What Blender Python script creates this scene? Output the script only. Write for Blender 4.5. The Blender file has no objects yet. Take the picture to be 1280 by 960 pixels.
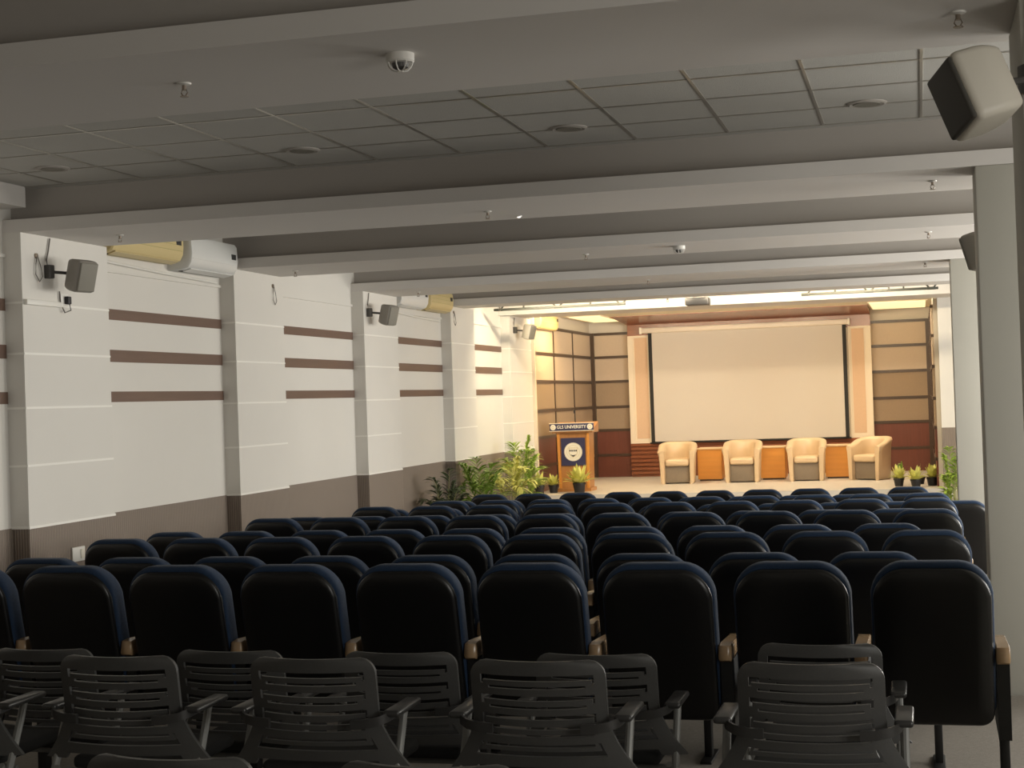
import bpy, bmesh, math, random
from mathutils import Vector, Matrix
random.seed(7)
SC = bpy.context.scene
COL = SC.collection
PI = math.pi

# ------------------------------------------------------------------ materials
def mat(name, rgb, rough=0.6, metal=0.0, spec=0.5, noise=None, bump=None, sheen=0.0, coat=0.0, emit=None):
    """noise=(scale, amount): soft colour mottling; bump=(scale, strength)."""
    m = bpy.data.materials.new(name); m.use_nodes = True
    nt = m.node_tree; b = nt.nodes['Principled BSDF']
    b.inputs['Base Color'].default_value = (*rgb, 1)
    b.inputs['Roughness'].default_value = rough
    b.inputs['Metallic'].default_value = metal
    b.inputs['Specular IOR Level'].default_value = spec
    b.inputs['Sheen Weight'].default_value = sheen
    b.inputs['Coat Weight'].default_value = coat
    if emit:
        b.inputs['Emission Color'].default_value = (*emit[0], 1)
        b.inputs['Emission Strength'].default_value = emit[1]
    if noise or bump:
        tc = nt.nodes.new('ShaderNodeTexCoord')
    if noise:
        n = nt.nodes.new('ShaderNodeTexNoise'); n.inputs['Scale'].default_value = noise[0]; n.inputs['Detail'].default_value = 4
        nt.links.new(tc.outputs['Object'], n.inputs['Vector'])
        mx = nt.nodes.new('ShaderNodeMix'); mx.data_type = 'RGBA'
        a = noise[1]
        mx.inputs[6].default_value = (*[c * (1 - a) for c in rgb], 1)
        mx.inputs[7].default_value = (*[min(1, c * (1 + a)) for c in rgb], 1)
        nt.links.new(n.outputs['Fac'], mx.inputs[0]); nt.links.new(mx.outputs[2], b.inputs['Base Color'])
    if bump:
        n2 = nt.nodes.new('ShaderNodeTexNoise'); n2.inputs['Scale'].default_value = bump[0]
        nt.links.new(tc.outputs['Object'], n2.inputs['Vector'])
        bp = nt.nodes.new('ShaderNodeBump'); bp.inputs['Strength'].default_value = bump[1]; bp.inputs['Distance'].default_value = 0.01
        nt.links.new(n2.outputs['Fac'], bp.inputs['Height']); nt.links.new(bp.outputs['Normal'], b.inputs['Normal'])
    return m

def wood(name, rgb, axis=2, rough=0.35, contrast=0.25, scale=9, coat=0.0):
    """grain that runs along the given axis"""
    m = mat(name, rgb, rough, coat=coat); nt = m.node_tree; b = nt.nodes['Principled BSDF']
    tc = nt.nodes.new('ShaderNodeTexCoord'); mp = nt.nodes.new('ShaderNodeMapping')
    s = [scale, scale, scale]; s[axis] = scale * 0.07
    mp.inputs['Scale'].default_value = s
    n = nt.nodes.new('ShaderNodeTexNoise'); n.inputs['Scale'].default_value = 3; n.inputs['Detail'].default_value = 5
    nt.links.new(tc.outputs['Object'], mp.inputs['Vector']); nt.links.new(mp.outputs['Vector'], n.inputs['Vector'])
    mx = nt.nodes.new('ShaderNodeMix'); mx.data_type = 'RGBA'
    mx.inputs[6].default_value = (*[c * (1 - contrast) for c in rgb], 1)
    mx.inputs[7].default_value = (*[min(1, c * (1 + contrast)) for c in rgb], 1)
    nt.links.new(n.outputs['Fac'], mx.inputs[0]); nt.links.new(mx.outputs[2], b.inputs['Base Color'])
    return m

def ribbed(name, rgb, pitch=0.03):
    """vertical ribs across the horizontal directions (fluted wainscot boards)"""
    m = mat(name, rgb, 0.7); nt = m.node_tree; b = nt.nodes['Principled BSDF']
    tc = nt.nodes.new('ShaderNodeTexCoord'); sp = nt.nodes.new('ShaderNodeSeparateXYZ')
    nt.links.new(tc.outputs['Object'], sp.inputs[0])
    ad = nt.nodes.new('ShaderNodeMath'); ad.operation = 'ADD'
    nt.links.new(sp.outputs['X'], ad.inputs[0]); nt.links.new(sp.outputs['Y'], ad.inputs[1])
    mu = nt.nodes.new('ShaderNodeMath'); mu.operation = 'MULTIPLY'; mu.inputs[1].default_value = 2 * PI / pitch
    nt.links.new(ad.outputs[0], mu.inputs[0])
    si = nt.nodes.new('ShaderNodeMath'); si.operation = 'SINE'; nt.links.new(mu.outputs[0], si.inputs[0])
    mr = nt.nodes.new('ShaderNodeMapRange'); mr.inputs['From Min'].default_value = -1
    nt.links.new(si.outputs[0], mr.inputs['Value'])
    mx = nt.nodes.new('ShaderNodeMix'); mx.data_type = 'RGBA'
    mx.inputs[6].default_value = (*[c * 0.82 for c in rgb], 1); mx.inputs[7].default_value = (*[c * 1.1 for c in rgb], 1)
    nt.links.new(mr.outputs[0], mx.inputs[0]); nt.links.new(mx.outputs[2], b.inputs['Base Color'])
    bp = nt.nodes.new('ShaderNodeBump'); bp.inputs['Strength'].default_value = 0.5; bp.inputs['Distance'].default_value = 0.008
    nt.links.new(mr.outputs[0], bp.inputs['Height']); nt.links.new(bp.outputs['Normal'], b.inputs['Normal'])
    return m

M = dict(
    wall=mat('wall_paint', (.70, .675, .63), .75, noise=(1.2, .04)),
    beam=mat('beam_paint', (.66, .63, .60), .6, noise=(1.0, .04)),
    ceil=mat('ceiling_tile', (.50, .49, .46), .85, noise=(2.0, .06), bump=(160, .25)),
    tbar=mat('ceiling_tbar', (.50, .48, .44), .28, metal=.85),
    tbar_dark=mat('tile_joint', (.22, .20, .18), .7),
    groove=mat('groove_paint', (.85, .83, .78), .5),
    stripe=wood('stripe_laminate', (.155, .095, .07), axis=1, rough=.5, contrast=.15),
    wains=ribbed('wainscot_board', (.235, .19, .155), .022),
    column=mat('column_paint', (.50, .485, .43), .7, noise=(1.5, .03)),
    floor=mat('floor_carpet', (.25, .225, .195), .9, noise=(60, .25), bump=(300, .4)),
    stage=mat('stage_floor', (.56, .52, .475), .45, noise=(3, .08)),
    black_shell=mat('seat_shell_plastic', (.0050, .0048, .0050), .34, noise=(90, .2)),
    blue=mat('seat_blue_fabric', (.0045, .024, .066), .8, noise=(140, .35), sheen=.08, bump=(400, .3)),
    arm_wood=wood('armrest_wood', (.42, .28, .16), axis=1, rough=.22, contrast=.15),
    black_metal=mat('black_metal', (.010, .010, .010), .5),
    poly=mat('training_chair_polymer', (.060, .059, .057), .38, noise=(160, .15), bump=(500, .15)),
    poly_arm=mat('training_chair_arm', (.035, .034, .033), .3),
    tube=mat('chair_tube_silver', (.22, .22, .21), .5, metal=.3),
    seat_pad=mat('training_seat_pad', (.012, .012, .012), .85, bump=(300, .3)),
    rail=wood('stage_rail_wood', (.06, .036, .024), axis=0, contrast=.15),
    fab_light=mat('acoustic_fabric_beige', (.52, .42, .33), .9, bump=(200, .2), noise=(30, .05)),
    fab_tan=mat('acoustic_fabric_tan', (.30, .22, .15), .9, bump=(200, .2), noise=(30, .06)),
    redwood=wood('redwood_panel', (.135, .042, .027), axis=2, contrast=.22),
    redwood_h=wood('redwood_slats', (.235, .082, .040), axis=0, contrast=.2, rough=.25),
    cream=mat('cream_trim', (.76, .66, .52), .5),
    peach=mat('peach_fabric', (.66, .46, .31), .85, bump=(200, .15), noise=(25, .04)),
    plain=mat('stage_wall_paint', (.60, .55, .48), .8),
    stage_ceil=mat('stage_ceiling_paint', (.78, .72, .56), .7),
    core=mat('beam_shade_and_vent_rim', (.41, .38, .35), .7, noise=(1.0, .05)),  # shade on the beam cores put into the colour; vent rims share it
    screen=mat('screen_vinyl', (.57, .52, .46), .65),
    screen_black=mat('screen_black_border', (.012, .011, .010), .7),
    housing=mat('screen_housing', (.72, .64, .54), .4),
    leather=mat('cream_leather', (.56, .42, .27), .38, noise=(6, .04), bump=(120, .1)),
    tub_base=mat('tub_base_cloth', (.19, .15, .11), .8, noise=(40, .1)),
    orange=wood('orange_laminate', (.62, .27, .055), axis=0, rough=.35, contrast=.13, scale=6),
    table_top=wood('table_top_laminate', (.66, .47, .27), axis=0, contrast=.1),
    podium=wood('podium_wood', (.42, .19, .06), axis=2, contrast=.2),
    navy=mat('navy_panel', (.030, .030, .085), .5),
    white=mat('white_print', (.80, .76, .66), .6),
    ink=mat('dark_print', (.03, .028, .03), .6),
    gold=mat('gold_print', (.55, .45, .22), .5),
    pot=mat('black_pot', (.015, .014, .016), .45),
    soil=mat('potting_soil', (.05, .033, .02), .95, bump=(90, .6)),
    leaf_y=mat('variegated_leaf', (.60, .60, .16), .45, noise=(28, .35)),
    leaf_g=mat('palm_leaf', (.25, .38, .055), .45, noise=(8, .35)),
    leaf_l=mat('palm_leaf_light', (.33, .46, .07), .45, noise=(8, .3)),
    leaf_d=mat('dark_palm_leaf', (.10, .13, .06), .55, noise=(8, .35)),
    stem=mat('palm_stem', (.38, .36, .14), .6),
    ac_white=mat('ac_white_plastic', (.72, .72, .70), .35),
    ac_yellow=mat('ac_yellowed_plastic', (.62, .50, .25), .4),
    ac_dark=mat('ac_slot_dark', (.03, .03, .03), .6),
    spk=mat('speaker_body', (.27, .25, .22), .5),
    spk_pale=mat('speaker_body_pale', (.62, .58, .50), .5),
    grille=mat('speaker_grille', (.23, .215, .18), .6, bump=(600, .3)),
    grille_dark=mat('speaker_grille_dark', (.07, .065, .055), .6, bump=(600, .3)),
    steel=mat('bracket_steel', (.10, .095, .09), .5, metal=.5),
    cable=mat('grey_cable', (.14, .125, .11), .6),
    conduit=mat('white_conduit', (.80, .78, .73), .45),
    brass=mat('sprinkler_metal', (.30, .25, .20), .35, metal=.8),
    det=mat('detector_plastic', (.66, .64, .60), .45),
    truss=mat('truss_paint', (.040, .043, .036), .45),
    lamp=mat('lamp_diffuser', (.9, .88, .8), .5, emit=((1, .90, .72), 14)),
    panel=mat('panel_glow', (.9, .85, .7), .5, emit=((1, .80, .40), .62)),
    led=mat('led_white', (.9, .9, .9), .5, emit=((1, .95, .9), 1.5)),
    proj=mat('projector_black', (.03, .03, .034), .4),
    glass=mat('lens_glass', (.02, .02, .03), .08),
    winframe=mat('window_frame_white', (.7, .7, .68), .5),
)

# ------------------------------------------------------------------ mesh builder
class MB:
    def __init__(s): s.bm = bmesh.new()
    def add(s, verts, faces):
        vs = [s.bm.verts.new(v) for v in verts]
        for f in faces:
            try: s.bm.faces.new([vs[i] for i in f])
            except ValueError: pass
        return s
    def box(s, lo, hi):
        x0, y0, z0 = lo; x1, y1, z1 = hi
        v = [(x0,y0,z0),(x1,y0,z0),(x1,y1,z0),(x0,y1,z0),(x0,y0,z1),(x1,y0,z1),(x1,y1,z1),(x0,y1,z1)]
        return s.add(v, [(3,2,1,0),(4,5,6,7),(0,1,5,4),(1,2,6,5),(2,3,7,6),(3,0,4,7)])
    def rbox(s, lo, hi, r=.01, seg=2, mtx=None):
        t = MB().box(lo, hi); b = t.bm
        bmesh.ops.bevel(b, geom=b.edges[:], offset=r, segments=seg, profile=.5, affect='EDGES')
        return s.merge(b, mtx)
    def merge(s, b, mtx=None):
        b.verts.index_update()
        vs = [s.bm.verts.new(mtx @ v.co if mtx else v.co) for v in b.verts]
        for f in b.faces:
            try: s.bm.faces.new([vs[v.index] for v in f.verts])
            except ValueError: pass
        b.free(); return s
    def loft(s, rings, cap=True, closed=True):
        n = len(rings[0]); R = [[s.bm.verts.new(p) for p in r] for r in rings]
        for a, b in zip(R, R[1:]):
            for i in range(n if closed else n - 1):
                j = (i + 1) % n
                try: s.bm.faces.new((a[i], a[j], b[j], b[i]))
                except ValueError: pass
        if cap:
            for r in (R[0][::-1], R[-1]):
                try: s.bm.faces.new(r)
                except ValueError: pass
        return s
    def tube(s, pts, r, n=8, r_end=None):
        pts = [Vector(p) for p in pts]; rings = []
        up = Vector((0, 0, 1))
        for i, p in enumerate(pts):
            d = (pts[min(i+1, len(pts)-1)] - pts[max(i-1, 0)]).normalized()
            a = d.cross(up)
            if a.length < 1e-3: a = d.cross(Vector((0, 1, 0)))
            a.normalize(); b = d.cross(a).normalized()
            rr = r if r_end is None else r + (r_end - r) * i / (len(pts) - 1)
            rings.append([p + a * rr * math.cos(2*PI*k/n) + b * rr * math.sin(2*PI*k/n) for k in range(n)])
        return s.loft(rings)
    def lathe(s, prof, c=(0,0,0), n=24, axis='Z', hollow=False):
        """prof: list of (radius, height)"""
        rings = []
        for r, h in prof:
            r = max(r, 1e-4); ring = []
            for k in range(n):
                a = 2*PI*k/n; u, v = r*math.cos(a), r*math.sin(a)
                p = {'Z': (u, v, h), 'Y': (u, h, v), 'X': (h, u, v)}[axis]
                ring.append((p[0]+c[0], p[1]+c[1], p[2]+c[2]))
            rings.append(ring)
        return s.loft(rings + rings[:1], cap=False) if hollow else s.loft(rings)
    def prism(s, poly, a, b, axis='X'):
        """polygon in the two other axes, extruded from a to b along axis"""
        def P(p, t):
            u, v = p
            return {'X': (t, u, v), 'Y': (u, t, v), 'Z': (u, v, t)}[axis]
        return s.loft([[P(p, a) for p in poly], [P(p, b) for p in poly]])
    def mesh(s, name, smooth=True, angle=35):
        bmesh.ops.recalc_face_normals(s.bm, faces=s.bm.faces[:])
        me = bpy.data.meshes.new(name); s.bm.to_mesh(me); s.bm.free()
        if smooth:
            for p in me.polygons: p.use_smooth = True
            me.set_sharp_from_angle(angle=math.radians(angle))
        return me
    def build(s, name, m, parent=None, smooth=True, angle=35):
        me = s.mesh(name, smooth, angle); me.materials.append(m)
        o = bpy.data.objects.new(name, me); COL.objects.link(o)
        if parent: o.parent = parent
        return o

def tag(o, label, cat, group=None):
    o['label'] = label; o['category'] = cat
    if group: o['group'] = group
    return o
def thing(name, label, cat, loc=(0,0,0), rz=0, group=None):
    o = bpy.data.objects.new(name, None); COL.objects.link(o)
    o.empty_display_size = .1
    o.location = loc; o.rotation_euler = (0, 0, rz)
    return tag(o, label, cat, group)
def struct(mb, name, m, smooth=False):
    o = mb.build(name, m, smooth=smooth); o['kind'] = 'structure'; return o
KIDS = {}
def kids(o): return [c for c in bpy.data.objects if c.parent == o]
def dup(root, loc, rz=None, label=None, tree=None):
    """copy a thing together with its parts and sub-parts"""
    r = root.copy(); COL.objects.link(r); r.location = loc
    if rz is not None: r.rotation_euler = (0, 0, rz)
    if label: r['label'] = label
    for ch, subs in tree:
        c = ch.copy(); COL.objects.link(c); c.parent = r
        for g in subs:
            d = g.copy(); COL.objects.link(d); d.parent = c
    return r
def tree_of(root): return [(c, kids(c)) for c in kids(root)]

# the hall floor goes down to the stage in shallow terraces, two rows of seats on each
STEPS = [(-9, -.165), (5.33, -.258), (7.47, -.34), (9.8, -.40), (12.12, -.484), (14.45, -.595), (16.78, -.677)]
def floor_z(y): return [z for a, z in STEPS if a <= y][-1]
ORD = ['', 'first', 'second', 'third', 'fourth', 'fifth', 'sixth', 'seventh', 'eighth', 'ninth', 'tenth', 'eleventh']

# ------------------------------------------------------------------ the room
XL, XP, XR = -6.40, -6.25, 4.2           # left panel plane, left pilaster face, right wall
YB0, YSTG, YBK = -3.0, 24.3, 29.6        # rear wall, stage edge, stage back wall
ZC, ZB, ZS, ZSC = 3.22, 2.895, 2.99, 3.04
BEAMS = [(5.2, 6.32), (9.83, 10.98), (13.38, 14.5), (16.9, 18.05), (20.36, 21.02)]
fz_end = floor_z(19.6)

f = MB()
prof = [(YB0-.2, -1.1)]
for i, (a, z) in enumerate(STEPS):
    prof += [(max(a, YB0-.2), z), (STEPS[i+1][0] if i < len(STEPS)-1 else 24.4, z)]
prof.append((24.4, -1.1))
f.prism(prof[::-1], XL-.2, XR+.2)
struct(f, 'floor', M['floor'])
c = MB().box((XL-.2, YB0-.2, ZC), (XR+.2, 24.5, ZC+.15))
ceiling = struct(c, 'ceiling', M['ceil'])
# T-bar grid of the tiled bays
bays = [(YB0, 5.2)] + [(BEAMS[i][1], BEAMS[i+1][0]) for i in range(4)] + [(21.02, 23.4)]
g = MB(); gj = MB()
for (a, b) in bays:
    k = -9
    while -1.12 + .593*k < XR:
        x = -1.12 + .593*k
        if x > -6.2: g.box((x-.008, a, ZC-.005), (x+.008, b, ZC+.01))
        k += 1
    y = b
    while y > a:
        gj.box((-6.2, y-.009, ZC-.004), (XR, y+.009, ZC+.01)); y -= .58
o = g.build('ceiling_grid', M['tbar'], ceiling, smooth=False); o['kind'] = 'structure'
o = gj.build('ceiling_grid', M['tbar'], ceiling, smooth=False); o['kind'] = 'structure'

for (a, b) in BEAMS:
    bm_ = struct(MB().box((XL-.05, a, ZB), (XR+.1, b, ZS)), 'ceiling_beam', M['beam'])
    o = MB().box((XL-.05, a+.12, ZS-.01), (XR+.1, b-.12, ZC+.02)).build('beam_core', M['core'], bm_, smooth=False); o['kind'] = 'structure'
struct(MB().box((XL-.05, 23.4, ZB+.015), (XR+.1, 24.5, ZC+.02)), 'proscenium_beam', M['beam'])

# left wall : plaster above, fluted wainscot below, pilasters, brown stripes
ZW = .752
struct(MB().box((XL-.15, YB0-.2, ZW), (XL, 24.6, ZC+.02)), 'wall_left', M['wall'])
struct(MB().box((XL-.15, YB0-.2, -1.2), (XL+.006, 24.6, ZW)), 'wall_left_wainscot_panel', M['wains'])
struct(MB().box((XL, YB0, 3.07), (-6.2, 9.83, ZC+.01)), 'left_cornice', M['beam'])
PIL = [(5.2, 6.32), (9.83, 11.05), (13.4, 14.55), (16.9, 18.1), (20.36, 21.5), (23.5, 24.9)]
for i, (a, b) in enumerate(PIL):
    p = MB()
    zs = [ZW+.012, 1.21, 1.63, 2.025, 2.395, ZB + (.0 if i < 5 else .015)]
    for z0, z1 in zip(zs, zs[1:]):
        p.box((XL-.02, a, z0), (XP, b, z1-.016 if z1 < 2.8 else z1))
    q = struct(p, 'wall_left_pilaster_column', M['wall'])
    gr = MB()
    for z in zs[1:-1]: gr.box((XL-.02, a, z-.016), (XP+.004, b+.002, z))
    gr.box((XL-.02, a-.004, ZW-.006), (XP+.006, b+.004, ZW+.012))
    o = gr.build('groove_trim', M['groove'], q, smooth=False); o['kind'] = 'structure'
    struct(MB().box((XL-.02, a, -1.2), (XP, b, ZW-.006)), 'pilaster_wainscot_column', M['wains'])
for i in range(-1, 5):
    y0 = PIL[i][1] if i >= 0 else YB0
    y1 = PIL[i+1][0]
    st = MB()
    for z0, z1 in ((1.655, 1.742), (1.985, 2.085), (2.332, 2.42)):
        st.box((XL-.01, y0, z0), (XL+.008, y1, z1))
    struct(st, 'wall_left_stripe_trim', M['stripe'])
    struct(MB().box((XL-.01, y0, 2.72), (XL+.02, y1, 2.745)), 'wall_left_picture_trim', M['wall'])

# right wall with windows (beyond the columns, lights the hall), rear wall
WINS = [(.6, 3.2), (6.6, 9.2), (11.2, 13.2), (14.6, 16.8), (18.2, 20.3)]
wz0, wz1 = .75, 2.45
w = MB(); ys = YB0-.2
for a, b in WINS:
    w.box((XR, ys, -1.2), (XR+.15, a, ZC+.02)); w.box((XR, a, -1.2), (XR+.15, b, wz0)); w.box((XR, a, wz1), (XR+.15, b, ZC+.02)); ys = b
w.box((XR, ys, -1.2), (XR+.15, 24.6, ZC+.02))
struct(w, 'wall_right', M['wall'])
for i, (a, b) in enumerate(WINS):
    fr = MB()
    for y in (a, (a+b)/2-.025, b-.05): fr.box((XR+.05, y, wz0), (XR+.1, y+.05, wz1))
    for z in (wz0, wz1-.05): fr.box((XR+.05, a, z), (XR+.1, b, z+.05))
    struct(fr, 'window_%d' % (i+1), M['winframe'])
struct(MB().box((XL-.2, YB0-.2, -1.2), (XR+.2, YB0, ZC+.02)), 'wall_rear', M['wall'])
# free-standing columns
for (x0, y0, y1) in ((.372, 9.83, 10.28), (.352, 16.9, 17.25)):
    struct(MB().rbox((x0, y0+.001, -1.0), (1.25, y1-.001, ZB+.0005), .012), 'hall_column', M['column'], True)
# column beside the frame that carries the near loudspeaker
struct(MB().rbox((.378, 5.61, -.5), (1.25, 6.2, ZB+.0005), .012), 'hall_column', M['column'], True)

# ------------------------------------------------------------------ stage shell
SXL, SXR = -6.25, .235
st = MB().box((XL-.15, YSTG, -.8), (XR+.1, YBK+.2, 0.0))
struct(st, 'stage_floor', M['stage'])
struct(MB().box((SXL-.2, 24.5, ZSC), (SXR+.2, YBK+.2, ZSC+.15)), 'stage_ceiling', M['stage_ceil'])
struct(MB().box((SXL-.15, YBK, -.01), (SXR+.15, YBK+.15, ZSC+.02)), 'wall_stage_back', M['plain'])
struct(MB().box((SXL-.15, 24.9, -.01), (SXL, YBK, ZSC+.02)), 'wall_stage_left', M['plain'])
struct(MB().box((SXR, 24.6, -.01), (SXR+.15, YBK, ZSC+.02)), 'wall_stage_right', M['plain'])
struct(MB().box((.30, 24.42, .92), (XR+.1, 24.58, ZC+.02)), 'wall_proscenium_right', M['wall'])
struct(MB().box((.30, 24.42, -.8), (XR+.1, 24.585, .92)), 'wall_proscenium_wainscot', M['wains'])
RZ = [2.80, 2.344, 1.866, 1.37, .917, .43, 0.0]
bandm = ['fab_light', 'fab_light', 'fab_tan', 'fab_tan', 'redwood', 'redwood']
FX0, FX1 = -5.46, -.855                       # the central feature wall
def panel_run(kind, a, b):
    """panelled wall run: kind 'back' along X at YBK, 'left'/'right' along Y"""
    for i, mk in enumerate(bandm):
        z0, z1 = RZ[i+1] + (.02 if i < 5 else .0), RZ[i] - .02
        mb = MB()
        if kind == 'back': mb.box((a, YBK-.03, z0), (b, YBK+.01, z1))
        elif kind == 'left': mb.box((SXL-.01, a, z0), (SXL+.03, b, z1))
        else: mb.box((SXR-.03, a, z0), (SXR+.01, b, z1))
        struct(mb, 'stage_wall_panel', M[mk])
    mb = MB()
    for z in RZ[:-1]:
        if kind == 'back': mb.box((a, YBK-.045, z-.026), (b, YBK+.01, z+.026))
        elif kind == 'left': mb.box((SXL-.01, a, z-.026), (SXL+.045, b, z+.026))
        else: mb.box((SXR-.045, a, z-.026), (SXR+.01, b, z+.026))
    if kind == 'left':
        for y in (26.35, 27.9): mb.box((SXL-.01, y-.022, RZ[-1]), (SXL+.045, y+.022, RZ[0]))
    if kind == 'right':
        for y in (26.35, 27.9): mb.box((SXR-.045, y-.022, RZ[-1]), (SXR+.01, y+.022, RZ[0]))
    struct(mb, 'stage_wall_rail_trim', M['rail'])
panel_run('back', SXL+.06, FX0); panel_run('back', FX1, SXR-.06)
panel_run('left', 24.95, YBK-.04); panel_run('right', 24.7, YBK-.04)
for x0, x1 in ((SXL, SXL+.10), (SXR-.10, SXR)):
    struct(MB().box((x0, YBK-.10, 0), (x1, YBK, RZ[0]+.02)), 'stage_corner_trim', M['rail'])
struct(MB().box((SXL-.02, 24.88, 0), (SXL+.05, 24.96, ZSC)), 'stage_opening_trim', M['cream'])
# feature wall behind the screen: wood head, peach side panels in cream frames, slatted wood base
FY = YBK - .17
struct(MB().box((FX0, FY, 2.72), (FX1, YBK, ZSC+.01)), 'feature_wall_head_panel', M['redwood_h'])
sl = MB().box((FX0, FY+.02, 0), (FX1, YBK, .635))
z = .05
while z < .6:
    sl.box((FX0-.004, FY-.015, z), (FX1+.004, FY+.03, z+.05)); z += .078
struct(sl, 'feature_wall_slat_panel', M['redwood_h'])
struct(MB().box((FX0, FY+.02, .635), (FX1, YBK, 2.72)), 'feature_wall_panel', M['cream'])
for x0, x1 in ((FX0, -5.05), (-1.27, FX1)):
    struct(MB().box((x0+.13 if x0 < -3 else x0+.06, FY+.008, .74), (x1-.02 if x0 < -3 else x1-.13, FY+.03, 2.69)), 'feature_side_panel', M['peach'])
    fr = MB()
    fr.box((x0, FY-.01, .71), (x0+.10 if x0 < -3 else x0+.03, FY+.03, 2.70)); fr.box((x1-.03 if x0 < -3 else x1-.10, FY-.01, .71), (x1, FY+.03, 2.70))
    fr.box((x0, FY-.01, .635), (x1, FY+.03, .71)); fr.box((x0, FY-.01, 2.70), (x1, FY+.03, 2.735))
    struct(fr, 'feature_frame_trim', M['cream'])
# sloping wood canopy over the screen
struct(MB().prism([(FY+.02, 2.945), (27.8, 3.03), (27.8, ZSC+.02), (FY+.02, ZSC+.02)], FX0, FX1), 'stage_canopy_ceiling', M['redwood_h'])

# ------------------------------------------------------------------ projection screen
sc = thing('hanging_projection_screen', 'large blank cream projection screen pulled down at the back of the stage', 'screen', (-3.17, FY-.07, .64))
MB().box((-1.855, -.012, .03), (1.855, -.004, 2.16)).build('screen_sheet', M['screen'], sc, smooth=False)
b = MB()
for s in (-1, 1): b.box((min(s*1.80, s*1.87), -.0145, .0), (max(s*1.80, s*1.87), -.0125, 2.15))
b.box((-1.87, -.0145, .0), (1.87, -.0125, .035))
b.build('black_border', M['screen_black'], sc, smooth=False)
h = MB().rbox((-2.0, -.07, 2.13), (1.92, .045, 2.235), .02, 3)
h.build('screen_housing', M['housing'], sc)
MB().tube([(-1.90, -.008, .01), (1.90, -.008, .01)], .014, 10).build('bottom_bar', M['screen_black'], sc)
MB().rbox((-2.03, -.075, 2.12), (-1.99, .047, 2.245), .006).build('end_cap', M['white'], sc)
MB().rbox((1.91, -.075, 2.12), (1.95, .047, 2.245), .006).build('end_cap', M['white'], sc)

# ------------------------------------------------------------------ auditorium chair
def rrect(hw, z0, z1, rt, rb, inset=0, n=9, crown=.012):
    """outline of a rounded back, in (x, z)"""
    hw -= inset; z0 += inset; z1 -= inset; rt = max(rt - inset*.6, .01); rb = max(rb - inset*.6, .005)
    pts = []
    for (cx, cz, r, a0) in ((hw-rt, z1-rt, rt, 0), (-hw+rt, z1-rt, rt, 90), (-hw+rb, z0+rb, rb, 180), (hw-rb, z0+rb, rb, 270)):
        for k in range(n):
            a = math.radians(a0 + 90*k/(n-1)); x = cx + r*math.cos(a); zz = cz + r*math.sin(a)
            if zz > z1-rt: zz -= crown * (x/hw)**2
            pts.append((x, zz))
    return pts
def pillow(mb, hw, z0, z1, rt, rb, layers, lean, ztop, n=9):
    """stack of inset outlines at depths y; lean = forward shift per metre below ztop"""
    rings = []
    for inset, y in layers:
        rings.append([(x, y + (ztop - zz)*lean(zz) if callable(lean) else y + (ztop-zz)*lean, zz) for x, zz in rrect(hw, z0, z1, rt, rb, inset, n)])
    return mb.loft(rings)

H = 1.09
LEAN = .23
def make_auditorium_chair():
    t = thing('auditorium_chair', 'blue auditorium chair', 'chair', group='blue auditorium chairs in rows facing the stage')
    pillow(MB(), .247, .42, H, .135, .05, [(.06, .012), (.018, .0), (.004, .012), (.0, .035), (.0, .085), (.010, .115), (.035, .135), (.09, .142)], LEAN, H).build('backrest', M['blue'], t, angle=60)
    sh = MB()
    pillow(sh, .238, .385, H-.026, .125, .06, [(.0, .022), (.0, -.004), (.006, -.014), (.02, -.021), (.07, -.028), (.14, -.030)], LEAN, H)
    sh.build('back_shell', M['black_shell'], t, angle=60)
    # seat folded down in front of the back
    s = MB(); mtx = Matrix.Translation((0, .21, .42)) @ Matrix.Rotation(math.radians(12), 4, 'X')
    s.rbox((-.225, .0, .0), (.225, .44, .11), .04, 3, mtx); s.build('seat', M['blue'], t)
    u = MB(); u.rbox((-.215, .02, -.026), (.215, .41, -.001), .01, 2, mtx); u.build('seat_pan', M['black_shell'], t)
    for sx in (1,):
        add_arm(t, sx*.277)
    return t
def add_arm(t, x):
    p = MB()
    poly = [(.16, .325), (.50, .345), (.53, .60), (.50, .652), (.13, .652)]
    p.prism(poly, x-.026, x+.026); p.build('side_panel', M['black_metal'], t, smooth=False)
    a = MB()
    prof = [(.085, .66), (.10, .652), (.52, .665), (.545, .685), (.54, .705), (.50, .712), (.15, .728), (.095, .722)]
    rings = []
    for xx, k in ((-.028, .75), (-.024, 1), (.024, 1), (.028, .75)):
        cy, cz = .31, .69
        rings.append([(x+xx, cy+(yy-cy)*(.985 if k < 1 else 1), cz+(zz-cz)*k) for yy, zz in prof])
    a.loft(rings); a.build('armrest', M['arm_wood'], t, angle=50)
    l = MB(); l.rbox((x-.02, .24, .012), (x+.02, .31, .36), .006); l.build('leg', M['black_metal'], t)
    b = MB(); b.rbox((x-.03, .13, -.012), (x+.03, .43, .014), .006); b.build('foot', M['black_metal'], t)

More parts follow.
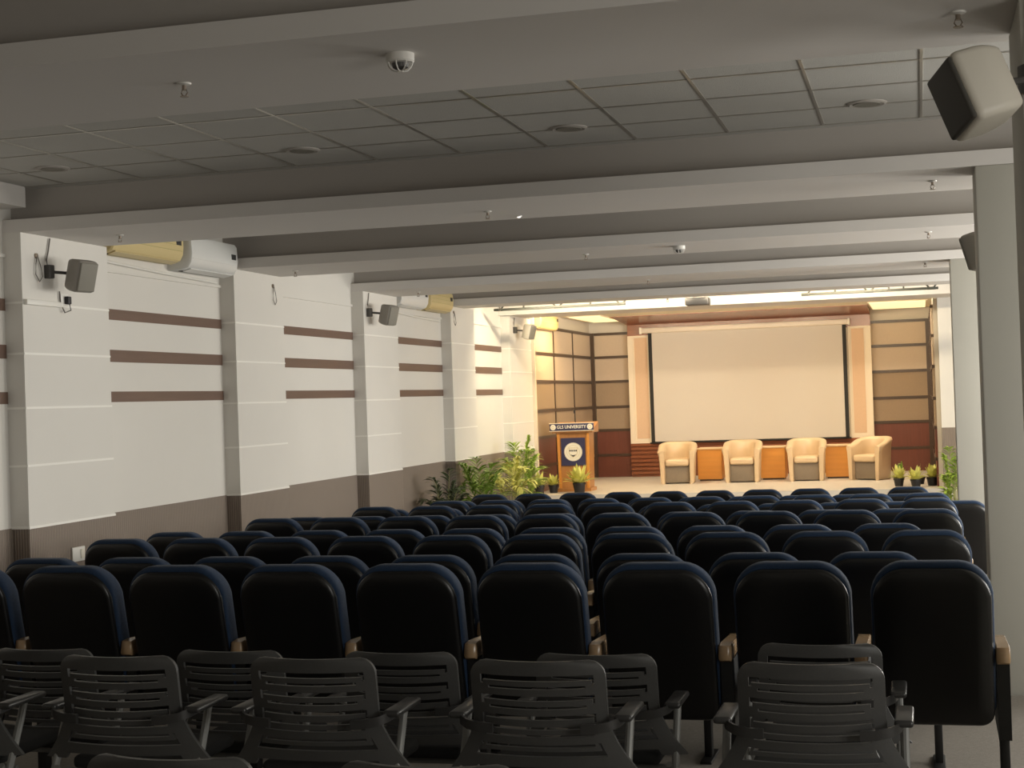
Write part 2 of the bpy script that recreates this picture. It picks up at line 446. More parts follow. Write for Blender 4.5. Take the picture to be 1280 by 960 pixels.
proto = make_auditorium_chair()
ptree = tree_of(proto)
ROWY = [6.55 + 1.165*i for i in range(11)]
ROWX = [(.015, .573, 9), (-.25, .577, 9), (.0, .559, 10), (-.235, .556, 10), (.013, .5557, 10), (-.215, .5535, 10),
        (.028, .556, 10), (.325, .558, 11), (.024, .557, 10), (-.23, .556, 10), (-.175, .557, 10)]
first = True
for ri, y in enumerate(ROWY):
    x0, pitch, kmax = ROWX[ri]
    for k in range(kmax):
        x = x0 - pitch*k
        nth = 'nearest the columns' if k == 0 else '%s in from the columns' % ORD[k+1]
        row = 'the rear row' if ri == 0 else ('the front row' if ri == 10 else '%s row from the rear' % ORD[ri+1])
        lab = 'blue auditorium chair, %s, %s' % (nth, row)
        yy = y - .0
        zf = floor_z(yy + .2)
        if first:
            r = proto; r.location = (x, yy, zf); r['label'] = lab; first = False
        else:
            r = dup(proto, (x, yy, zf), label=lab, tree=ptree)
        if k == kmax-1 and ri > 0: add_arm(r, -.277)

# ------------------------------------------------------------------ training chairs (foreground)
def plate(us, zs, keep, fn):
    """plate with real cut-outs: cells of a (u, z) grid, two skins and the walls between them"""
    bm = bmesh.new(); V = {}
    def v(i, j, l):
        if (i, j, l) not in V: V[(i, j, l)] = bm.verts.new(fn(us[i], zs[j], l))
        return V[(i, j, l)]
    K = lambda i, j: 0 <= i < len(us)-1 and 0 <= j < len(zs)-1 and keep(.5*(us[i]+us[i+1]), .5*(zs[j]+zs[j+1]))
    for i in range(len(us)-1):
        for j in range(len(zs)-1):
            if not K(i, j): continue
            bm.faces.new((v(i,j,0), v(i+1,j,0), v(i+1,j+1,0), v(i,j+1,0)))
            bm.faces.new((v(i,j,1), v(i,j+1,1), v(i+1,j+1,1), v(i+1,j,1)))
            for (di, dj, e) in ((-1,0,((i,j),(i,j+1))), (1,0,((i+1,j),(i+1,j+1))), (0,-1,((i,j),(i+1,j))), (0,1,((i,j+1),(i+1,j+1)))):
                if not K(i+di, j+dj):
                    a, b = e; bm.faces.new((v(*a,0), v(*a,1), v(*b,1), v(*b,0)))
    return bm
TH = .852
SLOTS = [  # (top below TH, height, half-extent u, hook depth)
    (.046, .018, .84, .030), (.081, .009, .72, 0), (.112, .016, .84, .030), (.146, .009, .72, 0),
    (.176, .014, .84, .040), (.214, .011, .80, 0), (.243, .008, .76, 0),
    (.279, .010, .72, 0), (.303, .019, .80, -.026)]
def th_w(z):
    w = .232
    if z > TH-.055:
        d = (z-(TH-.055))/.055; w = .177 + .055*math.sqrt(max(0, 1-d*d))
    if z < .655: w += .085*((.655-z)/.17)**1.6
    return w
def make_training_chair():
    t = thing('training_chair', 'black training chair', 'chair', group='black slotted training chairs at the back of the hall')
    us = [-1, -.96, -.90, -.84, -.80, -.76, -.72, -.6, -.45, -.3, -.15, 0, .15, .3, .45, .6, .72, .76, .80, .84, .90, .96, 1]
    us = us[:2] + [-.93] + us[2:-2] + [.93] + us[-2:]
    zs = {TH, TH-.004, TH-.012, TH-.022, TH-.034}
    for a, h_, e, hk in SLOTS:
        zs |= {TH-a, TH-a-h_}
        if hk > 0: zs.add(TH-a-hk)
        if hk < 0: zs.add(TH-a-hk*1.0)
    z = TH-.345
    while z > .47: zs.add(round(z, 4)); z -= .018
    zs |= {.492, .47}
    zs = sorted(zs)
    def keep(u, z):
        d = TH - z; au = abs(u)
        for a, h_, e, hk in SLOTS:
            if a < d < a+h_ and au < e: return False
            if hk > 0 and a < d < a+hk and e-.06 < au < e: return False
            if hk < 0 and a+hk < d < a+h_ and e-.05 < au < e: return False
        if z < .492 and au < .70: return False
        return True
    def fn(u, z, l):
        sag = .016*u*u*(1 if z < TH-.02 else 1)        # slots dip towards the middle
        s = (.5 - abs(z-(TH-.19))/.4)
        zz = z - .010*(1-u*u)*max(0, s)*2
        y = (TH-z)*.16 + .045*u*u + (.016 if l else 0)
        return (u*th_w(z), y, zz)
    bm = plate(us, zs, keep, fn)
    m = MB(); m.merge(bm); m.build('backrest', M['poly'], t, angle=40)
    # upper outline bead
    pts = []
    for k in range(25):
        u = -1 + 2*k/24
    s = MB(); s.rbox((-.225, .10, .425), (.225, .53, .475), .02, 3); s.build('seat', M['seat_pad'], t)
    for sx in (-1, 1):
        a = MB()
        # strut wrapping from the back of the shell to the pad, then the pad running forward
        a.loft([[(sx*x_, y_, z_+dz) for dz in ()] or [(sx*x_, y_-.006, z_-.016), (sx*x_, y_+.012, z_-.016), (sx*x_, y_+.012, z_+.016), (sx*x_, y_-.006, z_+.016)]
                for x_, y_, z_ in ((.15, .018, .628), (.20, .022, .63), (.245, .032, .638), (.275, .06, .648), (.285, .10, .655))])
        a.rbox((min(sx*.255, sx*.315), .05, .648), (max(sx*.255, sx*.315), .30, .672), .010, 3)
        a.build('armrest', M['poly_arm'], t, angle=50)
        r = MB(); x = sx*.285
        r.tube([(x, .19, .65), (x, .17, .60), (x, .02, .30), (x, -.10, .055)], .0145, 10); r.build('leg', M['tube'], t)
        r = MB(); r.tube([(x*.93, .06, .44), (x*.95, .22, .26), (x, .46, .055)], .0125, 10); r.build('leg', M['tube'], t)
        for yc in (-.10, .46):
            cst = MB(); cst.lathe([(.0, -.012), (.024, -.012), (.027, -.006), (.027, .006), (.024, .012), (.0, .012)], (x, yc, .027), 14, 'X'); cst.build('caster', M['poly_arm'], t)
    MB().tube([(-.275, .15, .41), (.275, .15, .41)], .012, 8).build('seat_bar', M['tube'], t)
    return t
tc = make_training_chair(); tt = tree_of(tc)
FW = [('row against the blue seats', 5.60, [-3.55, -2.71, -1.99, -1.215, -.405]),
      ('middle row of slotted chairs', 4.92, [-3.58, -2.822, -2.073, -1.268, -.372]),
      ('closest row of slotted chairs', 3.47, [-1.865, -1.182])]
first = True
for rn, y, xs in FW:
    for k, x in enumerate(reversed(xs)):
        lab = 'black slotted training chair, %s from the column side, %s' % (ORD[k+1], rn)
        yy = 5.87 if (k == 0 and 'against' in rn) else y
        z = floor_z(yy-.1)
        if first: tc.location = (x, yy, z); tc['label'] = lab; first = False
        else: dup(tc, (x, yy, z), label=lab, tree=tt)

# ------------------------------------------------------------------ tub chairs and side tables on stage
def smooth(t): t = max(0, min(1, t)); return t*t*(3-2*t)
def make_tub():
    t = thing('tub_chair', 'cream tub chair', 'armchair', group='cream tub chairs on the stage')
    R = .25; path = []                # local: opening towards -Y
    for k in range(6): path.append((-R, -.32 + .32*k/5, -1, 0, -.32 + .32*k/5))
    for k in range(1, 16):
        a = PI - PI*k/16; path.append((R*math.cos(a), R*math.sin(a)*.95, math.cos(a), math.sin(a), R*math.sin(a)))
    for k in range(6): path.append((R, -.32*k/5, 1, 0, -.32*k/5))
    rings = []
    for i, (x, y, nx, ny, yy) in enumerate(path):
        h = .60 + .13*smooth((y+.30)/.5)
        end = 1 if 0 < i < len(path)-1 else .72
        fl = .035
        prof = [(.02, .0), (.045, .02), (.055, .25), (.055+fl*.5, h-.12), (.06+fl, h-.045), (.05+fl, h-.012), (.02+fl*.6, h), (-.015, h-.015), (-.035, h-.05), (-.04, h-.2), (-.04, .25), (-.04, .0)]
        cm = .01
        rings.append([(x + nx*(cm+(o-cm)*end), y + ny*(cm+(o-cm)*end), z if end == 1 else min(z, h-.02)) for o, z in prof])
    MB().loft(rings).build('shell', M['leather'], t, angle=70)
    MB().rbox((-.208, -.315, .31), (.208, .20, .43), .04, 3).build('seat', M['leather'], t)
    MB().rbox((-.208, -.24, .015), (.208, .17, .33), .01).build('base', M['tub_base'], t)
    return t
tub = make_tub(); tubt = tree_of(tub)
TUBS = [(-4.19, 27.1, math.radians(4), 'cream tub chair nearest the podium, left of the first wooden table'),
        (-3.045, 27.15, 0, 'cream tub chair between the first and second wooden tables from the podium'),
        (-1.945, 27.2, 0, 'cream tub chair between the second and third wooden tables from the podium'),
        (-.83, 27.1, math.radians(-28), 'cream tub chair turned sideways beside the potted plants and last table')]
for i, (x, y, rz, lab) in enumerate(TUBS):
    if i == 0: tub.location = (x, y, 0); tub.rotation_euler = (0, 0, rz); tub['label'] = lab
    else: dup(tub, (x, y, 0), rz, lab, tubt)
def make_table():
    t = thing('side_table', 'orange wooden side table', 'table', group='orange wooden tables between the tub chairs')
    MB().rbox((-.215, -.24, .03), (.215, .24, .562), .004).build('cabinet', M['orange'], t, smooth=False)
    MB().box((-.185, -.225, 0), (.185, .225, .031)).build('plinth', M['rail'], t, smooth=False)
    MB().rbox((-.225, -.255, .562), (.225, .255, .59), .006).build('tabletop', M['table_top'], t)
    return t
tb = make_table(); tbt = tree_of(tb)
for i, (x, w_) in enumerate(((-3.69, 'nearest the podium'), (-2.57, 'in the middle of the three'), (-1.44, 'nearest the potted plants'))):
    lab = 'orange wooden side table between cream tub chairs, %s' % w_
    if i == 0: tb.location = (x, 27.76, 0); tb['label'] = lab
    else: dup(tb, (x, 27.76, 0), 0, lab, tbt)

# ------------------------------------------------------------------ podium
pd = thing('podium', 'wooden podium with navy crest panel and navy university sign on top', 'podium', (-5.66, 25.3, 0))
def tap(w0, w1, y0, y1, z0, z1, yb0=None, yb1=None):
    return [[(-w0, y0, z0), (w0, y0, z0), (w0, y1, z0), (-w0, y1, z0)], [(-w1, y0, z1), (w1, y0, z1), (w1, y1, z1), (-w1, y1, z1)]]
MB().loft(tap(.255, .275, -.10, .30, .05, .98)).build('body', M['podium'], pd, smooth=False)
MB().box((-.29, -.13, 0), (.29, .33, .055)).build('plinth', M['podium'], pd, smooth=False)
e = MB()
for s in (-1, 1): e.loft([[(s*w_ + a, y, z) for a, y in ((-.022, -.115), (.022, -.115), (.022, -.095), (-.022, -.095))] for w_, z in ((.238, .055), (.256, .98))])
e.build('edge_post', M['orange'], pd, smooth=False)
MB().prism([(-.16, .985), (.36, .985), (.36, 1.16), (-.16, 1.02)], -.345, .345).build('desk_top', M['podium'], pd, smooth=False)
sg = MB().rbox((-.375, -.20, 1.025), (.375, -.165, 1.145), .004).build('sign_board', M['navy'], pd)
sf = MB(); 
for lo, hi in (((-.382, -.203, 1.143), (.382, -.162, 1.155)), ((-.382, -.203, 1.015), (.382, -.162, 1.026))): sf.box(lo, hi)
sf.build('sign_edge', M['cream'], sg, smooth=False)
for s in (-1, 1):
    MB().lathe([(.0, -.203), (.047, -.203), (.047, -.199), (.0, -.199)], (s*.315, 0, 1.085), 24, 'Y').build('sign_badge', M['white'], sg)
    MB().lathe([(.018, -.2045), (.024, -.2045), (.024, -.2025), (.018, -.2025)], (s*.315, 0, 1.085), 20, 'Y', True).build('badge_ring', M['gold'], sg)
def text_mesh(txt, size, width, loc, name, m, parent):
    cu = bpy.data.curves.new('lettering_curve', 'FONT'); cu.body = txt; cu.size = size; cu.align_x = 'CENTER'; cu.align_y = 'CENTER'; cu.extrude = .0012; cu.offset = .0012
    ob = bpy.data.objects.new('lettering_source', cu); COL.objects.link(ob)
    dg = bpy.context.evaluated_depsgraph_get(); me = bpy.data.meshes.new_from_object(ob.evaluated_get(dg))
    bpy.data.objects.remove(ob); bpy.data.curves.remove(cu)
    w_ = max(v.co.x for v in me.vertices) - min(v.co.x for v in me.vertices)
    for v in me.vertices:
        x, y, z = v.co; v.co = (x*width/w_ + loc[0], loc[1] - z, y + loc[2])
    me.materials.clear(); me.materials.append(m)
    me.name = name
    o = bpy.data.objects.new(name, me); COL.objects.link(o); o.parent = parent; return o
text_mesh('GLS UNIVERSITY', .075, .50, (0, -.2015, 1.085), 'sign_lettering', M['white'], sg)
cp = MB().box((-.205, -.122, .435), (.205, -.105, .90)).build('crest_panel', M['navy'], pd, smooth=False)
cp['label'] = 'navy panel with a round cream crest'
MB().lathe([(.0, -.127), (.155, -.127), (.155, -.121), (.0, -.121)], (0, 0, .665), 40, 'Y').build('crest_disc', M['white'], cp)
cr = MB()
cr.lathe([(.146, -.1285), (.150, -.1285), (.150, -.1268), (.146, -.1268)], (0, 0, .665), 40, 'Y', True)
cr.lathe([(.108, -.1285), (.112, -.1285), (.112, -.1268), (.108, -.1268)], (0, 0, .665), 40, 'Y', True)
cr.build('crest_ring', M['gold'], cp)
sh = MB()
out = [(-.075, .735), (.075, .735), (.075, .655), (.055, .605), (0, .57), (-.055, .605), (-.075, .655)]
inn = [(x*.9, .66+(z-.66)*.9) for x, z in out]
for i in range(len(out)):
    j = (i+1) % len(out)
    sh.prism([out[i], out[j], inn[j], inn[i]], -.1288, -.1268, 'Y')
sh.build('crest_shield', M['gold'], cp, smooth=False)
dk = MB()
for x in (-.052, -.018, .018, .052): dk.box((x-.012, -.129, .672), (x+.012, -.1268, .70))
dk.prism([(-.05, .622), (0, .61), (.05, .622), (.018, .592), (0, .582), (-.018, .592)], -.129, -.1268, 'Y')
dk.build('crest_emblem', M['ink'], cp, smooth=False)
mc = MB().tube([(.02, .05, 1.08), (.02, .045, 1.18), (.02, .02, 1.27), (.02, -.02, 1.32)], .006, 8).build('microphone_stem', M['steel'], pd)
MB().lathe([(.0, -.03), (.012, -.025), (.016, 0), (.014, .03), (.0, .04)], (.02, -.02, 1.335), 12).build('microphone_head', M['ink'], mc)

# ------------------------------------------------------------------ plants
def leaf(mb, base, az, length, width, rise, droop, n=6):
    """one lance-shaped blade that rises and arches over"""
    ca, sa = math.cos(az), math.sin(az); L = []; Rr = []; Mid = []
    for k in range(n+1):
        t = k/n; r = length*t*(1-.12*t); z = rise*t - droop*t*t
        w_ = width*math.sin(PI*min(1, t*.93+.07))**.8*.5
        p = Vector((base[0]+ca*r, base[1]+sa*r, base[2]+z)); s_ = Vector((-sa, ca, 0))*w_
        L.append(p+s_); Rr.append(p-s_); Mid.append(p - Vector((0, 0, w_*.35)))
    vs = [v for tr in zip(L, Mid, Rr) for v in tr]; fs = []
    for k in range(n):
        a = 3*k; fs += [(a, a+1, a+4, a+3), (a+1, a+2, a+5, a+4)]
    mb.add(vs, fs)
def pot_plant(loc, r, h, spread, height, n, lab, seed, pale=True):
    rnd = random.Random(seed)
    t = thing('potted_plant', lab, 'plant', loc, 0, 'potted plants along the stage edge')
    MB().lathe([(.0, 0), (r*.74, 0), (r*.78, .01), (r*.97, h-.025), (r*1.06, h-.025), (r*1.06, h), (r*.94, h), (r*.92, h-.02), (r*.9, h-.03), (0, h-.03)], n=24).build('pot', M['pot'], t)
    MB().lathe([(r*.89, h-.031), (r*.6, h-.02), (0, h-.012)], n=18).build('soil', M['soil'], t)
    mb = MB()
    for k in range(n):
        az = k*2.399 + rnd.uniform(-.3, .3); q = (k+.5)/n
        L_ = spread*(.45+.80*q)*rnd.uniform(.85, 1.1); ri = height*(1.05-.45*q)*rnd.uniform(.9, 1.1)
        leaf(mb, (math.cos(az)*.015, math.sin(az)*.015, h-.03), az, L_, rnd.uniform(.055, .08), ri*1.45, ri*.95*q+.02)
    mb.build('foliage', M['leaf_y'], t, angle=180)
    return t
pot_plant((-6.13, 24.66, 0), .083, .15, .125, .19, 26, 'small potted plant on the stage edge closest to the tall palm', 1)
pot_plant((-5.965, 24.95, 0), .083, .13, .14, .17, 24, 'small potted plant between the other pot and the podium', 2)
pot_plant((-5.48, 24.75, 0), .105, .17, .30, .25, 34, 'fuller potted plant with pale leaves standing right before the podium', 3)
pot_plant((-.375, 25.02, 0), .082, .125, .165, .18, 26, 'potted plant nearest the sideways tub chair', 4)
pot_plant((-.115, 24.72, 0), .082, .12, .155, .19, 26, 'potted plant in the middle of the row of three', 5)
pot_plant((.135, 24.98, 0), .088, .135, .15, .19, 28, 'potted plant nearest the column at the end of the stage edge', 6)

def palm(loc, specs, mk, lab, seed, pot=(.13, .26), clear=.25, ls=.26):
    """specs: list of (azimuth, length, rise, droop) fronds; clear = free room towards the wall behind (-X)"""
    rnd = random.Random(seed); r, h = pot
    t = thing('potted_palm', lab, 'plant', loc, 0, 'potted palms before the stage')
    MB().lathe([(.0, 0), (r*.74, 0), (r*.97, h-.03), (r*1.06, h-.03), (r*1.06, h), (r*.92, h), (r*.9, h-.03), (0, h-.03)], n=24).build('pot', M['pot'], t)
    MB().lathe([(r*.89, h-.031), (r*.5, h-.02), (0, h-.015)], n=18).build('soil', M['soil'], t)
    stems = MB(); fol = MB()
    def cl(v):
        lim = -clear + rnd.uniform(.0, .025)
        return Vector((max(v.x, lim), v.y, v.z)) if clear > 0 else Vector((min(v.x, -lim), v.y, v.z))
    for az, L_, rise, droop in specs:
        ca, sa = math.cos(az), math.sin(az); pts = []
        N = 16
        for k in range(N+1):
            q = k/N; rr = L_*q**1.4; z = h-.03 + rise*(1-(1-q)**1.35) - droop*q**2.6
            pts.append(cl(Vector((ca*(rr+.02), sa*(rr+.02), z))))
        stems.tube(pts, .008, 5, .002)
        for k in [q_/2 for q_ in range(15, 2*N+1)]:
            for sd in (-1, 1):
                p = (pts[int(k)]+pts[min(N, int(k+.5))])/2; kk = k; k = int(k)
                d = (pts[min(k+1, N)]-pts[k-1]).normalized(); side = d.cross(Vector((ca, sa, .3)))
                if side.length < .1: side = Vector((-sa, ca, 0))
                side.normalize(); side *= sd
                q = kk/N; ll = ls*(math.sin(PI*min(1, (q-.4)*1.5+.08))*.75+.25)*rnd.uniform(.8, 1.15)
                w_ = .0145; k = kk
                dirv = (side*rnd.uniform(.55, .8) + d*.7 + Vector((rnd.uniform(-.15, .15), rnd.uniform(-.15, .15), .1))).normalized()
                wd = dirv.cross(Vector((rnd.uniform(-.4, .4), rnd.uniform(-.4, .4), 1))).normalized()
                P = []
                for j in range(6):
                    s_ = j/5; c_ = p + dirv*ll*s_ - Vector((0, 0, .5*ll*s_*s_))
                    wv = wd*w_*math.sin(PI*min(1, .12+s_*.87))
                    P.append((cl(c_+wv), cl(c_-wv)))
                fol.add([v for pr in P for v in pr], [(2*j, 2*j+1, 2*j+3, 2*j+2) for j in range(5)])
    stems.build('stem', M['stem'], t); fol.build('foliage', M[mk], t, angle=180)
    return t
def fronds(n, seed, l0, l1, r0, r1, d0, d1):
    rnd = random.Random(seed)
    return [(k*2.399+rnd.uniform(-.4, .4), rnd.uniform(l0, l1), rnd.uniform(r0, r1), rnd.uniform(d0, d1)) for k in range(n)]
ZF = fz_end
palm((-5.93, 22.75, ZF), [(.3, .10, 1.45, .02), (2.6, .14, 1.38, .05), (.0, .22, 1.25, .10), (-.5, .30, 1.12, .15), (-1.2, .2, 1.35, .12), (1.0, .16, 1.32, .1), (-1.7, .35, 1.0, .2), (1.6, .3, 1.15, .1), (-2.3, .3, 1.2, .2), (3.0, .25, 1.25, .15), (.7, .25, .95, .2), (-1.0, .35, .85, .3)],
     'leaf_l', 'tallest bright green palm, upright against the last wall bay before the stage', 11, clear=.42, ls=.40)
palm((-5.93, 20.55, ZF), [(-2.2, .32, 1.28, .12), (-2.7, .28, 1.22, .08), (-1.9, .12, 1.25, .03), (-1.2, .30, 1.0, .15), (.2, .22, 1.10, .08), (1.3, .2, 1.1, .1), (-.5, .36, .95, .25), (-1.5, .22, 1.18, .1), (.8, .15, 1.2, .08), (-2.9, .36, 1.02, .2), (2.4, .25, 1.05, .12), (-1.8, .45, .95, .32)],
     'leaf_g', 'mid green palm standing against the wall pilaster, left of the tallest palm', 12, clear=.27, ls=.38)
palm((-5.85, 21.75, ZF), [(.2, .3, 1.1, .3), (-.8, .36, 1.1, .4), (-1.8, .34, 1.15, .3), (1.5, .25, 1.2, .2), (2.7, .3, 1.15, .25), (-1.3, .18, 1.25, .15), (-.2, .2, 1.2, .2), (-2.6, .3, 1.2, .3), (.6, .1, 1.2, .04)],
     'leaf_y', 'pale yellowish arching palm between the tallest palm and the pilaster', 13, clear=.5, ls=.32)
palm((-6.0, 19.1, ZF), [(-.9, .12, 1.20, .06), (-2.2, .2, 1.16, .12), (-.6, .26, 1.08, .18), (-1.6, .28, .95, .2), (.4, .24, 1.0, .2), (1.5, .2, 1.0, .15), (-2.5, .3, .95, .2), (2.6, .22, 1.0, .15), (0, .08, 1.02, .04)],
     'leaf_d', 'small dull green palm with drooping fronds beside the wainscot', 14, clear=.36, ls=.26)
palm((.43, 23.35, ZF), [(-.2, .10, 1.12, .03), (-2.0, .1, 1.15, .05), (-1.1, .1, 1.0, .08), (-2.8, .14, .8, .12), (2.9, .12, 1.05, .06), (-1.5, .16, .85, .15), (1.6, .12, .8, .12), (.3, .2, .7, .15), (-2.4, .14, .6, .12), (-.8, .2, .5, .15)],
     'leaf_l', 'slender palm partly hidden behind the pale column', 15, clear=.8, ls=.27)
palm((-.06, 25.5, 0), [(2.8, .26, .32, .20), (-2.6, .2, .30, .15), (.2, .2, .32, .2), (1.2, .18, .32, .15), (-1.3, .15, .34, .12), (2.0, .2, .3, .15)],
     'leaf_g', 'low arching palm behind the row of three pots', 16, (.09, .12), clear=-.255, ls=.13)

# ------------------------------------------------------------------ loudspeakers
def speaker(loc, rz, tilt, w_, d_, h_, mb_, mg, lab, bracket_to, cable=None, roll=0):
    t = thing('wall_speaker', lab, 'speaker', loc, rz, 'wall mounted loudspeakers')
    mtx = Matrix.Rotation(tilt, 4, 'X') @ Matrix.Rotation(roll, 4, 'Y')
    # local: front faces -Y ; body tapers to the back
    b = bmesh.new(); v = []
    for y, k in ((-d_/2, 1), (d_*.1, .98), (d_/2, .62)):
        v.append([b.verts.new((sx*w_/2*k, y, sz*h_/2*(k*.3+.7))) for sx, sz in ((-1,-1),(1,-1),(1,1),(-1,1))])
    for a, c_ in zip(v, v[1:]):
        for i in range(4): b.faces.new((a[i], a[(i+1)%4], c_[(i+1)%4], c_[i]))
    b.faces.new(v[0][::-1]); b.faces.new(v[-1])
    bmesh.ops.bevel(b, geom=b.edges[:], offset=w_*.12, segments=3, profile=.5, affect='EDGES')
    MB().merge(b, mtx).build('cabinet', M[mb_], t)
    MB().rbox((-w_*.44, -d_/2-.012, -h_*.45), (w_*.44, -d_/2+.01, h_*.45), w_*.05, 3, mtx).build('grille', M[mg], t)
    e = MB()
    for k in range(28):
        pass
    bx = MB(); inv = Matrix.Rotation(-rz, 4, 'Z')
    tgt = inv @ (Vector(bracket_to)-Vector(loc)); back = mtx @ Vector((0, d_/2-.01, 0))
    bx.tube([back, back*.5+tgt*.5+Vector((0, 0, .0)), tgt], .012, 8)
    n_ = tgt.normalized()
    bx.rbox(tuple(tgt-Vector((.028, .028, .05))), tuple(tgt+Vector((.028, .028, .05))), .006)
    bx.build('bracket', M['steel'], t)
    if cable:
        MB().tube([inv @ (Vector(p)-Vector(loc)) for p in cable], .006, 6).build('cable', M['cable'], t)
    return t
def wall_spk(y, z, lab, s=1.0, mb_='spk', mg='grille'):
    return speaker((-6.03, y, z), math.radians(76), math.radians(15), .20*s, .16*s, .24*s, mb_, mg, lab, (XP+.03, y-.10, z+.03),
                   [(XP+.02, y-.10, z+.05), (XP+.015, y-.11, z+.12), (XP+.012, y-.08, z+.18), (XP+.012, y-.05, ZB-.012)])
wall_spk(10.25, 2.60, 'grey speaker on the wall pilaster nearest the camera, above the socket')
wall_spk(17.12, 2.62, 'grey speaker on the wall pilaster next to the second pair of air conditioners')
wall_spk(23.85, 2.655, 'pale speaker on the last wall pilaster by the stage', 1.0, 'spk_pale', 'grille')
speaker((.225, 5.34, 2.53), math.radians(-66), math.radians(16), .23, .20, .25, 'spk_pale', 'grille_dark', 'large pale speaker with dark grille hung high near the camera, before the columns',
        (.40, 5.58, 2.60), [(.40, 5.59, 2.64), (.41, 5.595, 2.75), (.41, 5.6, ZB-.01)], roll=math.radians(-14))
speaker((.42, 10.62, 2.44), math.radians(-110), math.radians(16), .20, .16, .25, 'spk', 'grille', 'speaker partly hidden behind the nearest column', (.56, 10.32, 2.47))

# ------------------------------------------------------------------ air conditioners
def aircon(y0, y1, z0, h_, d_, mk, lab, xw=XL, tilt=0):
    t = thing('air_conditioner', lab, 'air conditioner', (xw, (y0+y1)/2, z0), 0, 'split air conditioners on the left wall')
    L_ = (y1-y0)/2
    prof = [(0.002, .0), (d_*.55, .0), (d_*.82, .02), (d_*.96, .07), (d_, .14), (d_*.97, h_-.03), (d_*.88, h_), (.002, h_)]
    rings = []
    for y, k in ((-L_, .93), (-L_+.012, 1), (L_-.012, 1), (L_, .93)):
        rings.append([(x*k if x > .01 else x, y, .13+(z-.13)*k) for x, z in prof])
    MB().loft(rings).build('body', M[mk], t, angle=40)
    fl = MB(); fl.loft([[(d_*.50, y, -.004), (d_*.83, y, .016), (d_*.83, y, .009), (d_*.50, y, -.012)] for y in (-L_+.06, L_-.06)]); fl.build('air_flap', M[mk], t, smooth=False)
    MB().box((d_*.30, -L_+.07, -.006), (d_*.49, L_-.07, .004)).build('air_slot', M['ac_dark'], t, smooth=False)
    MB().box((d_*.97, L_-.14, .15), (d_*1.006, L_-.05, .20)).build('display', M['ac_dark'], t, smooth=False)
    gl = MB()
    for k in range(1 if mk == 'ac_white' else 3): gl.box((d_*.955, -L_+.03, .10+.05*k), (d_*1.003, L_-.03, .1025+.05*k))
    gl.build('front_line', M['ac_white'] if mk == 'ac_white' else M['stem'], t, smooth=False)
    return t
aircon(11.10, 12.30, 2.86, .29, .20, 'ac_yellow', 'yellowed air conditioner beside the speaker on the nearest wall bay', XL)
aircon(12.36, 13.32, 2.81, .30, .24, 'ac_white', 'white air conditioner beside the yellowed one in the nearest wall bay', XL)
aircon(18.2, 19.25, 2.80, .27, .20, 'ac_white', 'white air conditioner in the far wall bay with pipes below', XL)
aircon(19.3, 20.3, 2.80, .27, .22, 'ac_yellow', 'yellowed air conditioner in the far wall bay beside the white one', XL)
aircon(25.0, 26.3, 2.76, .24, .16, 'ac_yellow', 'yellow air conditioner high on the stage side wall', SXL)
for ya, yb, z in ((11.1, 13.36, 2.83), (18.15, 20.3, 2.755)):
    tag(MB().tube([(XL+.02, ya, z-.02), (XL+.02, (ya+yb)/2, z-.052), (XL+.02, yb-.06, z-.07)], .012, 8).build('hanging_drain_pipe', M['conduit']),
        'thin white pipe running under the %s pair of air conditioners' % ('nearest' if ya < 12 else 'farther'), 'pipe')

# ------------------------------------------------------------------ wall fittings
w = thing('wall_socket', 'white wall socket with black plug under the nearest wall speaker', 'socket', (XP, 10.38, 2.435))
MB().rbox((0, -.055, -.045), (.014, .055, .045), .004).build('plate', M['conduit'], w)
MB().rbox((.014, -.01, -.035), (.05, .04, .025), .008).build('plug', M['ink'], w)
MB().tube([(.04, .02, -.03), (.045, .03, -.08), (.03, -.03, -.10), (.015, -.06, -.04), (.012, -.07, .06)], .005, 6).build('cord', M['cable'], w)
tag(MB().rbox((XP, 9.84, 2.372), (XP+.034, 10.32, 2.412), .006).build('conduit', M['conduit']), 'white conduit strip running to the socket on the nearest pilaster', 'conduit')
w = thing('wall_socket', 'white double socket on the fluted wainscot behind the blue chairs', 'socket', (XP, 10.47, .50))
MB().rbox((0, -.09, -.055), (.014, .09, .055), .004).build('plate', M['conduit'], w)
MB().rbox((.014, .02, -.035), (.022, .07, .035), .003).build('switch', M['white'], w)
for y, z, nm in ((10.02, 2.74, 'on the nearest pilaster'), (14.3, 2.79, 'on the second pilaster'), (20.5, 2.82, 'on the fourth pilaster')):
    t = thing('wire_loop', 'loop of loose grey wire hanging from the wall %s' % nm, 'wire', (XP, y, z))
    MB().lathe([(0, 0), (.02, 0), (.018, .012), (0, .014)], (0, 0, .0), 12, 'X').build('hook', M['brass'], t)
    MB().tube([(.012, .0, 0), (.014, -.02, -.06), (.016, -.03, -.14), (.016, .02, -.19), (.016, .06, -.15), (.014, .04, -.07), (.012, .01, -.01)], .004, 6).build('wire', M['cable'], t)

